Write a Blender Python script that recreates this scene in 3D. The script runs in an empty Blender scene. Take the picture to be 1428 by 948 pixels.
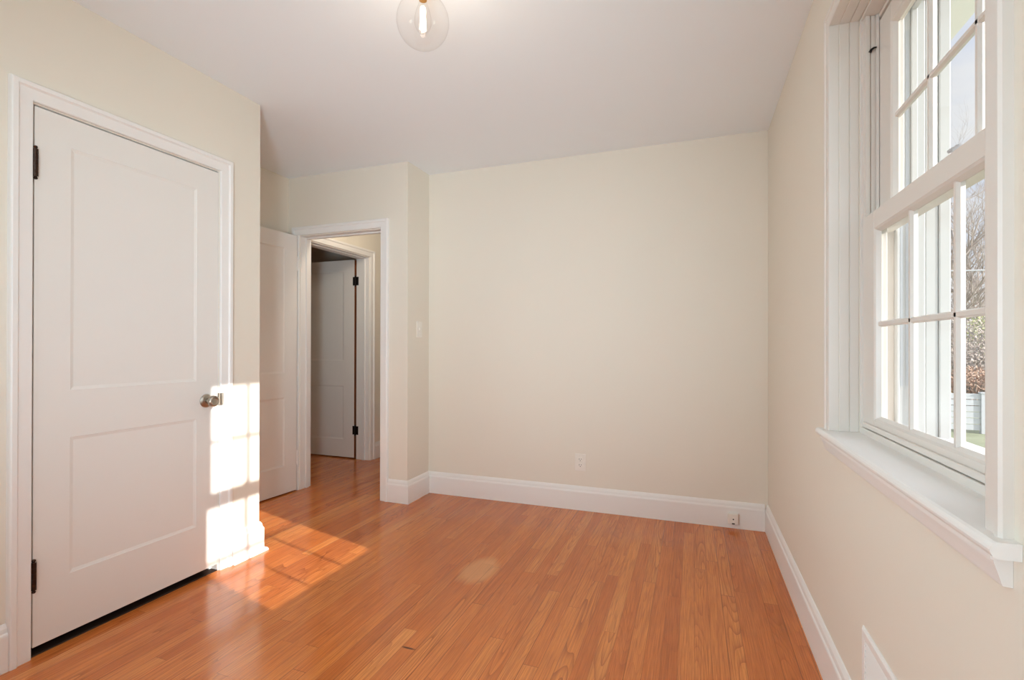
import bpy, bmesh, math, random
from mathutils import Vector, Matrix, noise as mnoise
random.seed(7)
S = bpy.context.scene
COL = S.collection

# ------------------------------------------------------------------ camera
W_PX, H_PX = 1428, 948
F_PX = 690.9
cam_d = bpy.data.cameras.new('camera')
cam = bpy.data.objects.new('camera', cam_d)
COL.objects.link(cam)
cam_d.sensor_fit = 'HORIZONTAL'
cam_d.sensor_width = 36.0
cam_d.lens = F_PX / W_PX * 36.0
cam_d.shift_y = 6.9 / W_PX
cam_d.clip_start = 0.02
cam_d.clip_end = 300
yaw, pitch, roll = (math.radians(a) for a in (20.055, 0.16, 0.098))
Rv = Vector((math.cos(yaw), math.sin(yaw), 0))
Fv = Vector((-math.sin(yaw), math.cos(yaw), 0))
Uv = Vector((0, 0, 1))
F2 = Fv * math.cos(pitch) + Uv * math.sin(pitch)
U2 = -Fv * math.sin(pitch) + Uv * math.cos(pitch)
R3 = Rv * math.cos(roll) + U2 * math.sin(roll)
U3 = -Rv * math.sin(roll) + U2 * math.cos(roll)
M = Matrix((R3, U3, -F2)).transposed().to_4x4()
M.translation = Vector((0, 0, 1.121))
cam.matrix_world = M
S.camera = cam

# ------------------------------------------------------------------ light
SUN_STRENGTH = 6.5
SKY_STRENGTH = 0.76
SUN_GLOW = 2.3
REAR_POWER = 1.0
FRONT_FILL_POWER = 16.0
SIDE_POWER = 9.0
BOUNCE_POWER = 40.0
LAMP_POWER = 3.0
HALL_POWER = 11.0
EXPOSURE = 0.20

S.view_settings.view_transform = 'Standard'
S.view_settings.look = 'None'
S.view_settings.exposure = EXPOSURE
S.view_settings.gamma = 1.0
S.view_settings.use_curve_mapping = False
S.cycles.use_denoising = True
S.cycles.caustics_reflective = False
S.cycles.caustics_refractive = False
S.cycles.max_bounces = 14
S.cycles.diffuse_bounces = 8
S.cycles.transparent_max_bounces = 16
S.cycles.sample_clamp_indirect = 2.5

world = bpy.data.worlds.new('sky')
S.world = world
world.use_nodes = True
wt = world.node_tree
wt.nodes.clear()
wo = wt.nodes.new('ShaderNodeOutputWorld')
wb = wt.nodes.new('ShaderNodeBackground')
wtc = wt.nodes.new('ShaderNodeTexCoord')
wmap = wt.nodes.new('ShaderNodeMapping')
wmap.inputs['Scale'].default_value = (1.0, 1.0, 3.0)
wn = wt.nodes.new('ShaderNodeTexNoise')
wn.inputs['Scale'].default_value = 2.6
wn.inputs['Detail'].default_value = 6
wr = wt.nodes.new('ShaderNodeValToRGB')
wr.color_ramp.elements[0].position = 0.40
wr.color_ramp.elements[0].color = (0.70, 0.79, 0.98, 1)
wr.color_ramp.elements[1].position = 0.62
wr.color_ramp.elements[1].color = (0.97, 0.98, 1.0, 1)
wt.links.new(wtc.outputs['Generated'], wmap.inputs['Vector'])
wt.links.new(wmap.outputs['Vector'], wn.inputs['Vector'])
wt.links.new(wn.outputs['Fac'], wr.inputs['Fac'])
wt.links.new(wr.outputs['Color'], wb.inputs['Color'])
# the sky is far brighter round the low sun than to the side
SUN_TO = Vector((1, -0.25, 0.415)).normalized()
wd = wt.nodes.new('ShaderNodeVectorMath')
wd.operation = 'DOT_PRODUCT'
wnm = wt.nodes.new('ShaderNodeVectorMath')
wnm.operation = 'NORMALIZE'
wt.links.new(wtc.outputs['Generated'], wnm.inputs[0])
wt.links.new(wnm.outputs[0], wd.inputs[0])
wd.inputs[1].default_value = SUN_TO


def wmath(op, a, b):
    x = wt.nodes.new('ShaderNodeMath')
    x.operation = op
    for i, v in enumerate((a, b)):
        if isinstance(v, (int, float)):
            x.inputs[i].default_value = v
        else:
            wt.links.new(v, x.inputs[i])
    return x.outputs[0]


glow = wmath('MULTIPLY', wmath('POWER', wmath('MAXIMUM', wd.outputs['Value'], 0.0), 2.5), SUN_GLOW)
wt.links.new(wmath('ADD', glow, SKY_STRENGTH), wb.inputs['Strength'])
wt.links.new(wb.outputs[0], wo.inputs['Surface'])

sun_d = bpy.data.lights.new('sun', 'SUN')
sun_d.energy = SUN_STRENGTH
sun_d.angle = math.radians(0.55)
sun_d.color = (1.0, 0.96, 0.91)
sun = bpy.data.objects.new('sun', sun_d)
COL.objects.link(sun)
sun.location = (8, -2, 5)
sun.rotation_euler = Vector((-1, 0.25, -0.415)).to_track_quat('-Z', 'Y').to_euler()


def area(name, loc, direction, sx, sy, power, color, spread=180):
    d = bpy.data.lights.new(name, 'AREA')
    d.shape = 'RECTANGLE'
    d.size, d.size_y = sx, sy
    d.energy = power
    d.color = color
    d.spread = math.radians(spread)
    o = bpy.data.objects.new(name, d)
    COL.objects.link(o)
    o.location = loc
    o.rotation_euler = Vector(direction).to_track_quat('-Z', 'Z').to_euler()
    return o


# fill light added at the unseen rear window, behind the camera
area('rear_fill', (-0.85, -1.16, 1.5), (0, 1, 0.12), 1.25, 1.25, REAR_POWER, (0.86, 0.93, 1.0))
# added unseen fill lamps behind the viewpoint: one forward, one sideways, one upward
area('front_fill', (0.22, -0.92, 0.75), (-0.44, 0.84, 0.24), 0.5, 0.5, FRONT_FILL_POWER, (0.75, 0.905, 1.0), 68)
area('side_fill', (-2.05, -0.70, 1.20), (0.80, 0.80, -0.12), 0.6, 0.6, SIDE_POWER, (0.71, 0.90, 1.0), 80)
area('bounce_fill', (-1.00, -0.60, 1.50), (0.0, 0.0, 1.0), 0.5, 0.5, BOUNCE_POWER, (0.71, 0.90, 1.0), 120)


def point(name, loc, power, color, r):
    d = bpy.data.lights.new(name, 'POINT')
    d.energy = power
    d.color = color
    d.shadow_soft_size = r
    o = bpy.data.objects.new(name, d)
    COL.objects.link(o)
    o.location = loc
    return o


# ------------------------------------------------------------------ materials
def srgb(r, g, b):
    f = lambda c: (c / 255 / 12.92) if c / 255 <= 0.04045 else ((c / 255 + 0.055) / 1.055) ** 2.4
    return (f(r), f(g), f(b), 1)


class NT:
    def __init__(self, name):
        self.m = bpy.data.materials.new(name)
        self.m.use_nodes = True
        self.t = self.m.node_tree
        self.b = self.t.nodes['Principled BSDF']
        self.out = self.t.nodes['Material Output']

    def n(self, kind, **kw):
        x = self.t.nodes.new(kind)
        for k, v in kw.items():
            setattr(x, k, v)
        return x

    def l(self, a, b):
        self.t.links.new(a, b)

    def math(self, op, a, b=None, c=None):
        x = self.n('ShaderNodeMath', operation=op)
        for i, v in enumerate((a, b, c)):
            if v is None:
                continue
            if isinstance(v, (int, float)):
                x.inputs[i].default_value = v
            else:
                self.l(v, x.inputs[i])
        return x.outputs[0]

    def mix(self, fac, a, b, blend='MIX'):
        x = self.n('ShaderNodeMix', data_type='RGBA', blend_type=blend)
        for sock, v in ((x.inputs[0], fac), (x.inputs[6], a), (x.inputs[7], b)):
            if isinstance(v, (int, float)):
                sock.default_value = v
            elif isinstance(v, tuple):
                sock.default_value = v
            else:
                self.l(v, sock)
        return x.outputs[2]


def paint(name, col, rough=0.5, bump=0.02, scale=180, var=0.02, spec=0.4):
    k = NT(name)
    tc = k.n('ShaderNodeTexCoord')
    nz = k.n('ShaderNodeTexNoise')
    nz.inputs['Scale'].default_value = scale
    nz.inputs['Detail'].default_value = 3
    k.l(tc.outputs['Object'], nz.inputs['Vector'])
    n2 = k.n('ShaderNodeTexNoise')
    n2.inputs['Scale'].default_value = 1.7
    k.l(tc.outputs['Object'], n2.inputs['Vector'])
    dark = tuple(c * (1 - var * 2) for c in col[:3]) + (1,)
    c = k.mix(n2.outputs['Fac'], dark, col)
    k.l(c, k.b.inputs['Base Color'])
    k.b.inputs['Roughness'].default_value = rough
    k.b.inputs['Specular IOR Level'].default_value = spec
    bp = k.n('ShaderNodeBump')
    bp.inputs['Strength'].default_value = bump
    bp.inputs['Distance'].default_value = 0.002
    k.l(nz.outputs['Fac'], bp.inputs['Height'])
    k.l(bp.outputs[0], k.b.inputs['Normal'])
    return k.m


def plain(name, col, rough=0.5, metal=0.0, spec=0.5):
    k = NT(name)
    nz = k.n('ShaderNodeTexNoise')
    nz.inputs['Scale'].default_value = 60
    tc = k.n('ShaderNodeTexCoord')
    k.l(tc.outputs['Object'], nz.inputs['Vector'])
    c = k.mix(nz.outputs['Fac'], tuple(v * 0.9 for v in col[:3]) + (1,), col)
    k.l(c, k.b.inputs['Base Color'])
    k.b.inputs['Roughness'].default_value = rough
    k.b.inputs['Metallic'].default_value = metal
    k.b.inputs['Specular IOR Level'].default_value = spec
    return k.m


M_WALL = paint('cream_wall_paint', srgb(228, 221, 208), 0.55, 0.05, 140, 0.012)
M_CEIL = paint('ceiling_paint', srgb(238, 244, 249), 0.7, 0.04, 120, 0.01)
M_TRIM = paint('white_trim_paint', srgb(235, 233, 230), 0.38, 0.02, 60, 0.008)
M_DOOR = paint('white_door_paint', srgb(230, 227, 222), 0.36, 0.03, 90, 0.01)
M_VINYL = paint('white_window_paint', srgb(220, 214, 207), 0.35, 0.01, 60, 0.008)
M_EXT = paint('white_exterior_paint', srgb(194, 195, 194), 0.6, 0.02, 40, 0.02)
M_SOFFIT = paint('cream_soffit_paint', srgb(232, 230, 224), 0.6, 0.02, 40, 0.02)
M_BRONZE = plain('dark_bronze', srgb(52, 34, 24), 0.35, 0.7)
M_BLACK = plain('black_steel', srgb(28, 22, 20), 0.4, 0.6)
M_NICKEL = plain('satin_nickel', srgb(186, 178, 166), 0.28, 1.0)
M_BRASS = plain('brass', srgb(196, 150, 84), 0.3, 1.0)
M_PLATE = plain('ivory_plastic', srgb(238, 233, 224), 0.35)
M_SLOT = plain('dark_slot', srgb(60, 55, 50), 0.6)
M_GAP_SHADE = plain('gap_shade', srgb(44, 26, 16), 0.6)
M_EDGE = plain('brown_edging', srgb(128, 70, 36), 0.5)
M_GREYMETAL = plain('grey_metal', srgb(196, 196, 198), 0.4, 0.0)
M_TRACK = plain('aluminium_track', srgb(186, 190, 194), 0.45, 0.3)


def glass_mat(name, tint=(1, 1, 1, 1), boost=1.0):
    k = NT(name)
    k.t.nodes.remove(k.b)
    tr = k.n('ShaderNodeBsdfTransparent')
    tr.inputs[0].default_value = tint
    gl = k.n('ShaderNodeBsdfGlossy')
    gl.inputs['Roughness'].default_value = 0.0
    ge = k.n('ShaderNodeNewGeometry')
    dt = k.n('ShaderNodeVectorMath', operation='DOT_PRODUCT')
    k.l(ge.outputs['Normal'], dt.inputs[0])
    k.l(ge.outputs['Incoming'], dt.inputs[1])
    inv = k.math('SUBTRACT', 1.0, k.math('ABSOLUTE', dt.outputs['Value']))
    fac = k.math('MULTIPLY', k.math('ADD', 0.04, k.math('MULTIPLY', k.math('POWER', inv, 5.0), 0.96)), boost)
    mx = k.n('ShaderNodeMixShader')
    k.l(fac, mx.inputs[0])
    k.l(tr.outputs[0], mx.inputs[1])
    k.l(gl.outputs[0], mx.inputs[2])
    k.l(mx.outputs[0], k.out.inputs['Surface'])
    return k.m


M_GLASS = glass_mat('window_glass', (0.985, 0.99, 0.985, 1), 0.55)
M_GLOBE = glass_mat('clear_globe_glass', (0.99, 0.985, 0.98, 1), 0.6)


def emit(name, col, strength):
    k = NT(name)
    k.b.inputs['Base Color'].default_value = col
    k.b.inputs['Emission Color'].default_value = col
    k.b.inputs['Emission Strength'].default_value = strength
    return k.m


M_FILAMENT = emit('glowing_filament', (1.0, 0.86, 0.66, 1), 14)


def floor_mat():
    k = NT('oak_strip_floor')
    tc = k.n('ShaderNodeTexCoord')
    sep = k.n('ShaderNodeSeparateXYZ')
    k.l(tc.outputs['Object'], sep.inputs[0])
    X, Y = sep.outputs[0], sep.outputs[1]
    pw = 0.057
    xs = k.math('DIVIDE', k.math('ADD', X, 20.0), pw)
    row = k.math('FLOOR', xs)
    xf = k.math('FRACT', xs)
    wn1 = k.n('ShaderNodeTexWhiteNoise', noise_dimensions='1D')
    k.l(row, wn1.inputs['W'])
    off = wn1.outputs['Value']
    ln = k.math('ADD', 1.0, k.math('MULTIPLY', off, 1.3))
    ys = k.math('DIVIDE', k.math('ADD', k.math('ADD', Y, 20.0), k.math('MULTIPLY', off, 7.3)), ln)
    seg = k.math('FLOOR', ys)
    yf = k.math('FRACT', ys)
    cmb = k.n('ShaderNodeCombineXYZ')
    k.l(row, cmb.inputs[0]); k.l(seg, cmb.inputs[1])
    wn2 = k.n('ShaderNodeTexWhiteNoise', noise_dimensions='2D')
    k.l(cmb.outputs[0], wn2.inputs['Vector'])
    rnd = wn2.outputs['Value']
    sepc = k.n('ShaderNodeSeparateColor')
    k.l(wn2.outputs['Color'], sepc.inputs[0])
    rnd2, rnd3 = sepc.outputs[1], sepc.outputs[2]

    def vec(sx, sy, jitter):
        c = k.n('ShaderNodeCombineXYZ')
        k.l(k.math('ADD', k.math('MULTIPLY', X, sx), k.math('MULTIPLY', rnd, jitter)), c.inputs[0])
        k.l(k.math('ADD', k.math('MULTIPLY', Y, sy), k.math('MULTIPLY', rnd2, jitter)), c.inputs[1])
        k.l(k.math('MULTIPLY', rnd3, 31.0), c.inputs[2])
        return c.outputs[0]

    # cathedral grain: contour lines of a stretched noise, a field of its own for every strip
    nb = k.n('ShaderNodeTexNoise')
    nb.inputs['Scale'].default_value = 1.0
    nb.inputs['Detail'].default_value = 0.7
    nb.inputs['Roughness'].default_value = 0.45
    k.l(vec(12.0, 0.95, 57.0), nb.inputs['Vector'])
    rings = k.math('FRACT', k.math('MULTIPLY', nb.outputs['Fac'], 20.0))
    saw = k.math('POWER', rings, 3.2)
    # fine straight pores
    nf = k.n('ShaderNodeTexNoise')
    nf.inputs['Scale'].default_value = 1.0
    nf.inputs['Detail'].default_value = 5
    nf.inputs['Roughness'].default_value = 0.65
    k.l(vec(260.0, 5.5, 19.0), nf.inputs['Vector'])
    pr = k.n('ShaderNodeValToRGB')
    pr.color_ramp.elements[0].position = 0.36
    pr.color_ramp.elements[1].position = 0.62
    k.l(nf.outputs['Fac'], pr.inputs['Fac'])
    # broad tone drift inside a strip
    nd = k.n('ShaderNodeTexNoise')
    nd.inputs['Scale'].default_value = 1.0
    nd.inputs['Detail'].default_value = 2
    k.l(vec(11.0, 1.1, 11.0), nd.inputs['Vector'])

    ramp = k.n('ShaderNodeValToRGB')
    e = ramp.color_ramp.elements
    e[0].position = 0.0; e[0].color = srgb(184, 98, 45)
    e[1].position = 1.0; e[1].color = srgb(236, 160, 92)
    m = e.new(0.35); m.color = srgb(208, 118, 56)
    m = e.new(0.75); m.color = srgb(221, 135, 69)
    tone = k.math('ADD', k.math('MULTIPLY', rnd, 0.60), k.math('MULTIPLY', nd.outputs['Fac'], 0.42))
    k.l(tone, ramp.inputs['Fac'])
    c = ramp.outputs[0]
    gs = k.math('ADD', 0.12, k.math('MULTIPLY', k.math('POWER', rnd3, 2.5), 0.62))
    c = k.mix(k.math('MULTIPLY', saw, gs), c, srgb(128, 60, 28))
    c = k.mix(k.math('MULTIPLY', k.math('SUBTRACT', 1.0, pr.outputs[0]), 0.46), c, srgb(120, 56, 26))

    # old finish, redder and darker in broad irregular areas
    nw = k.n('ShaderNodeTexNoise')
    nw.inputs['Scale'].default_value = 1.1
    nw.inputs['Detail'].default_value = 3
    k.l(tc.outputs['Object'], nw.inputs['Vector'])
    wr_ = k.n('ShaderNodeMapRange')
    wr_.inputs['From Min'].default_value = 0.48
    wr_.inputs['From Max'].default_value = 0.70
    k.l(nw.outputs['Fac'], wr_.inputs['Value'])
    c = k.mix(k.math('MULTIPLY', wr_.outputs[0], 0.35), c, srgb(168, 78, 34))

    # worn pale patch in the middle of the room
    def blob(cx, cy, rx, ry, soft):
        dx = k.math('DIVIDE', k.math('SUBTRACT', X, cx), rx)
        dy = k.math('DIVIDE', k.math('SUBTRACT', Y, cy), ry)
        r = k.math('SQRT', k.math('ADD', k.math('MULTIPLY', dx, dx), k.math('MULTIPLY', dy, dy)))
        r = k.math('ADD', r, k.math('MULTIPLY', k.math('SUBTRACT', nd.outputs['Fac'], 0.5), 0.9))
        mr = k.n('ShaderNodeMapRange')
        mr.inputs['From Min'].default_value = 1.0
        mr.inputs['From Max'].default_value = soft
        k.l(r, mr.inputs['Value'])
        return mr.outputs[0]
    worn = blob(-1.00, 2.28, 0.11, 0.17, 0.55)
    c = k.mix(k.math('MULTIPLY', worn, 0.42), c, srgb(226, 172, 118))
    crack = blob(-0.99, 1.60, 0.035, 0.006, 0.3)
    c = k.mix(k.math('MULTIPLY', crack, 0.9), c, srgb(48, 22, 12))
    # seams between strips
    ex = k.math('MINIMUM', xf, k.math('SUBTRACT', 1.0, xf))
    ey = k.math('MULTIPLY', k.math('MINIMUM', yf, k.math('SUBTRACT', 1.0, yf)), k.math('DIVIDE', ln, pw))
    ed = k.math('MINIMUM', ex, ey)
    mr = k.n('ShaderNodeMapRange')
    mr.inputs['From Min'].default_value = 0.010
    mr.inputs['From Max'].default_value = 0.024
    mr.inputs['To Min'].default_value = 1.0
    mr.inputs['To Max'].default_value = 0.0
    k.l(ed, mr.inputs['Value'])
    seam = mr.outputs[0]
    c = k.mix(k.math('MULTIPLY', seam, k.math('ADD', 0.22, k.math('MULTIPLY', k.math('POWER', rnd2, 1.5), 0.7))), c, srgb(70, 32, 16))
    k.l(c, k.b.inputs['Base Color'])
    # satin varnish
    nr = k.n('ShaderNodeTexNoise')
    nr.inputs['Scale'].default_value = 3.0
    k.l(tc.outputs['Object'], nr.inputs['Vector'])
    k.l(k.math('ADD', 0.11, k.math('MULTIPLY', nr.outputs['Fac'], 0.12)), k.b.inputs['Roughness'])
    k.b.inputs['Specular IOR Level'].default_value = 0.5
    bp = k.n('ShaderNodeBump')
    bp.inputs['Strength'].default_value = 0.25
    bp.inputs['Distance'].default_value = 0.0012
    hgt = k.math('SUBTRACT', k.math('MULTIPLY', rnd, 0.25), k.math('MULTIPLY', seam, 0.6))
    hgt = k.math('ADD', hgt, k.math('MULTIPLY', nf.outputs['Fac'], 0.10))
    k.l(hgt, bp.inputs['Height'])
    k.l(bp.outputs[0], k.b.inputs['Normal'])
    return k.m


M_FLOOR = floor_mat()


def mottled(name, a, b, scale, rough=0.9):
    k = NT(name)
    tc = k.n('ShaderNodeTexCoord')
    nz = k.n('ShaderNodeTexNoise')
    nz.inputs['Scale'].default_value = scale
    nz.inputs['Detail'].default_value = 6
    k.l(tc.outputs['Object'], nz.inputs['Vector'])
    r = k.n('ShaderNodeValToRGB')
    r.color_ramp.elements[0].position = 0.35; r.color_ramp.elements[0].color = a
    r.color_ramp.elements[1].position = 0.65; r.color_ramp.elements[1].color = b
    k.l(nz.outputs['Fac'], r.inputs['Fac'])
    k.l(r.outputs[0], k.b.inputs['Base Color'])
    k.b.inputs['Roughness'].default_value = rough
    return k.m


M_LAWN = mottled('lawn_grass', srgb(138, 144, 116), srgb(158, 162, 134), 1.2)
M_BARK = mottled('grey_bark', srgb(150, 143, 140), srgb(176, 168, 164), 9)
M_TWIG = mottled('bare_twigs', srgb(150, 138, 130), srgb(188, 176, 166), 2.0)
M_OLIVE = mottled('olive_leaves', srgb(166, 172, 120), srgb(200, 204, 150), 2.0)
M_RUST = mottled('rust_leaves', srgb(160, 130, 112), srgb(184, 156, 136), 2.0)
M_FENCE = paint('white_fence_vinyl', srgb(208, 211, 216), 0.5, 0.01, 20, 0.01)


# ------------------------------------------------------------------ mesh helpers
def link(name, bm, mat, parent=None, smooth=False, bevel=0.0, seg=2):
    bmesh.ops.recalc_face_normals(bm, faces=bm.faces)
    me = bpy.data.meshes.new(name)
    bm.to_mesh(me)
    bm.free()
    me.materials.append(mat)
    if smooth:
        for p in me.polygons:
            p.use_smooth = True
    o = bpy.data.objects.new(name, me)
    COL.objects.link(o)
    if parent is not None:
        o.parent = parent
        o.matrix_parent_inverse = Matrix.Translation(-Vector(parent.location)) if parent.rotation_euler[2] == 0 else Matrix.Identity(4)
    if bevel:
        b = o.modifiers.new('bevel', 'BEVEL')
        b.width = bevel
        b.segments = seg
        b.limit_method = 'ANGLE'
        b.angle_limit = math.radians(40)
    return o


def empty(name, loc, rz=0.0):
    o = bpy.data.objects.new(name, None)
    COL.objects.link(o)
    o.location = loc
    o.rotation_euler = (0, 0, rz)
    o.empty_display_size = 0.1
    return o


def tag(o, label, cat, group=None, kind=None):
    o['label'] = label
    o['category'] = cat
    if group:
        o['group'] = group
    if kind:
        o['kind'] = kind
    return o


def struct(o, label, cat):
    return tag(o, label, cat, kind='structure')


def box(bm, x0, x1, y0, y1, z0, z1):
    v = [bm.verts.new(c) for c in ((x0, y0, z0), (x1, y0, z0), (x1, y1, z0), (x0, y1, z0),
                                   (x0, y0, z1), (x1, y0, z1), (x1, y1, z1), (x0, y1, z1))]
    for f in ((0, 3, 2, 1), (4, 5, 6, 7), (0, 1, 5, 4), (1, 2, 6, 5), (2, 3, 7, 6), (3, 0, 4, 7)):
        bm.faces.new([v[i] for i in f])


def lathe(bm, prof, origin, axis, n=24, caps=True):
    """prof = [(along, radius)...] turned about axis through origin"""
    a = Vector(axis).normalized()
    u = a.orthogonal().normalized()
    w = a.cross(u)
    o = Vector(origin)
    rings = []
    for t, r in prof:
        if r < 1e-6:
            rings.append([bm.verts.new(o + a * t)])
        else:
            rings.append([bm.verts.new(o + a * t + (u * math.cos(2 * math.pi * i / n) + w * math.sin(2 * math.pi * i / n)) * r) for i in range(n)])
    for A, B in zip(rings, rings[1:]):
        for i in range(n):
            j = (i + 1) % n
            if len(A) == 1 and len(B) == 1:
                continue
            if len(A) == 1:
                bm.faces.new((A[0], B[j], B[i]))
            elif len(B) == 1:
                bm.faces.new((A[i], A[j], B[0]))
            else:
                bm.faces.new((A[i], A[j], B[j], B[i]))
    if caps:
        for r in (rings[0], rings[-1]):
            if len(r) > 2:
                bm.faces.new(r)


def tube(bm, pts, rad, n=6):
    pts = [Vector(p) for p in pts]
    rs = rad if isinstance(rad, (list, tuple)) else [rad] * len(pts)
    rings = []
    for i, p in enumerate(pts):
        d = (pts[min(i + 1, len(pts) - 1)] - pts[max(i - 1, 0)]).normalized()
        u = d.cross(Vector((0, 0, 1)))
        if u.length < 1e-3:
            u = d.cross(Vector((1, 0, 0)))
        u.normalize()
        w = d.cross(u)
        rings.append([bm.verts.new(p + (u * math.cos(2 * math.pi * k / n) + w * math.sin(2 * math.pi * k / n)) * rs[i]) for k in range(n)])
    for A, B in zip(rings, rings[1:]):
        for i in range(n):
            j = (i + 1) % n
            bm.faces.new((A[i], A[j], B[j], B[i]))
    bm.faces.new(rings[0])
    bm.faces.new(rings[-1])


def slab_with_holes(axis, c0, c1, u0, u1, z0, z1, holes=()):
    """wall slab; axis 'x' -> constant x (u is y), 'y' -> constant y (u is x); holes = (u0,u1,z0,z1)"""
    us = sorted({u0, u1, *[h[0] for h in holes], *[h[1] for h in holes]})
    zs = sorted({z0, z1, *[h[2] for h in holes], *[h[3] for h in holes]})
    us = [u for u in us if u0 <= u <= u1]
    zs = [z for z in zs if z0 <= z <= z1]
    nu, nz = len(us) - 1, len(zs) - 1

    def solid(i, j):
        if not (0 <= i < nu and 0 <= j < nz):
            return False
        uc, zc = (us[i] + us[i + 1]) / 2, (zs[j] + zs[j + 1]) / 2
        return not any(h[0] < uc < h[1] and h[2] < zc < h[3] for h in holes)
    bm = bmesh.new()
    cache = {}

    def V(c, u, z):
        k = (c, u, z)
        if k not in cache:
            cache[k] = bm.verts.new((c, u, z) if axis == 'x' else (u, c, z))
        return cache[k]
    for i in range(nu):
        for j in range(nz):
            if not solid(i, j):
                continue
            a, b, c, d = us[i], us[i + 1], zs[j], zs[j + 1]
            for cc in (c0, c1):
                bm.faces.new((V(cc, a, c), V(cc, b, c), V(cc, b, d), V(cc, a, d)))
            if not solid(i - 1, j):
                bm.faces.new((V(c0, a, c), V(c1, a, c), V(c1, a, d), V(c0, a, d)))
            if not solid(i + 1, j):
                bm.faces.new((V(c0, b, c), V(c1, b, c), V(c1, b, d), V(c0, b, d)))
            if not solid(i, j - 1):
                bm.faces.new((V(c0, a, c), V(c1, a, c), V(c1, b, c), V(c0, b, c)))
            if not solid(i, j + 1):
                bm.faces.new((V(c0, a, d), V(c1, a, d), V(c1, b, d), V(c0, b, d)))
    return bm


def sweep(prof, path):
    """moulding swept along a floor path, room on the left; prof = closed loop of (out, z)"""
    pts = [Vector((p[0], p[1])) for p in path]
    bm = bmesh.new()
    rings = []
    for i, p in enumerate(pts):
        ds = []
        if i > 0:
            ds.append((pts[i] - pts[i - 1]).normalized())
        if i < len(pts) - 1:
            ds.append((pts[i + 1] - pts[i]).normalized())
        ns = [Vector((-d.y, d.x)) for d in ds]
        if len(ns) == 2:
            m = (ns[0] + ns[1]).normalized()
            m = m / max(0.2, m.dot(ns[0]))
        else:
            m = ns[0]
        rings.append([bm.verts.new((p.x + m.x * o, p.y + m.y * o, z)) for o, z in prof])
    n = len(prof)
    for A, B in zip(rings, rings[1:]):
        for i in range(n):
            j = (i + 1) % n
            bm.faces.new((A[i], A[j], B[j], B[i]))
    bm.faces.new(rings[0])
    bm.faces.new(rings[-1])
    return bm


def frame(prof, u0, u1, z0, z1, place, bottom=False):
    """mitred moulding round an opening; prof = closed loop of (outward from opening, thickness);
    place(u, z, t) -> point. Three-sided unless bottom."""
    bm = bmesh.new()
    if bottom:
        cor = [(u0, z0, -1, -1), (u0, z1, -1, 1), (u1, z1, 1, 1), (u1, z0, 1, -1)]
    else:
        cor = [(u0, z0, -1, 0), (u0, z1, -1, 1), (u1, z1, 1, 1), (u1, z0, 1, 0)]
    rings = [[bm.verts.new(place(u + su * d, z + sz * d, t)) for d, t in prof] for u, z, su, sz in cor]
    n = len(prof)
    pairs = list(zip(rings, rings[1:])) + ([(rings[-1], rings[0])] if bottom else [])
    for A, B in pairs:
        for i in range(n):
            j = (i + 1) % n
            bm.faces.new((A[i], A[j], B[j], B[i]))
    if not bottom:
        bm.faces.new(rings[0])
        bm.faces.new(rings[-1])
    return bm


# ------------------------------------------------------------------ room measures (metres)
H = 2.44
XR = 0.430           # right wall
YB = 3.365           # back wall
XRET = -1.911        # side of the entry bump-out
YE = 3.0645          # entry wall
XAL = -2.994         # alcove left wall
XC, YC = -2.229, 2.075   # closet front, closet corner
YREAR = -1.0
XH = -2.985          # hall left wall
WT = 0.115

# window opening in the right wall
WY0, WY1, WZ0, WZ1 = 0.956, 1.880, 0.847, 2.172
# ------------------------------------------------------------------ shell
bm = bmesh.new(); box(bm, -5.4, 0.70, -1.15, 5.5, -0.12, 0.0)
floor = struct(link('floor', bm, M_FLOOR), 'orange-brown oak strip floor of the empty room and hall', 'floor')
bm = bmesh.new(); box(bm, -5.4, 0.70, -1.15, 5.5, H, H + 0.12)
struct(link('ceiling', bm, M_CEIL), 'flat white painted ceiling above the empty room', 'ceiling')

struct(link('wall_right', slab_with_holes('x', XR, 0.62, -1.15, YB + WT, 0, H, [(WY0, WY1, WZ0 - 0.024, WZ1)]), M_WALL),
       'cream painted right wall holding the double-hung window', 'wall')
struct(link('wall_back', slab_with_holes('y', YB, YB + WT, XRET - 0.07, XR, 0, H), M_WALL),
       'cream painted back wall with the low electrical outlet', 'wall')
struct(link('wall_return', slab_with_holes('x', XRET - 0.07, XRET, YE + WT, YB, 0, H), M_WALL),
       'narrow cream return wall carrying the light switch', 'wall')
EO = (-2.880, -2.138, 1.978)
struct(link('wall_entry', slab_with_holes('y', YE, YE + WT, XAL - 0.1, XRET, 0, H, [(EO[0], EO[1], 0, EO[2])]), M_WALL),
       'cream wall with the open doorway to the hall', 'wall')
CO = (1.080, 1.824, 1.992)
struct(link('wall_closet', slab_with_holes('x', XC - 0.1, XC, YREAR, YC, 0, H, [(CO[0], CO[1], 0, CO[2])]), M_WALL),
       'cream left wall with the closed closet door', 'wall')
struct(link('wall_closet_side', slab_with_holes('y', YC - 0.1, YC, XAL, XC - 0.1, 0, H), M_WALL),
       'cream side of the closet facing the entry alcove', 'wall')
struct(link('wall_alcove', slab_with_holes('x', XAL - 0.1, XAL, YREAR, YE, 0, H), M_WALL),
       'cream alcove wall behind the open white entry door', 'wall')
struct(link('wall_rear', slab_with_holes('y', YREAR - 0.15, YREAR, XAL - 0.1, XR, 0, H, [(-1.45, -0.25, 0.88, 2.1)]), M_WALL),
       'cream rear wall behind the viewpoint with an opening for the added window', 'wall')
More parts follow.
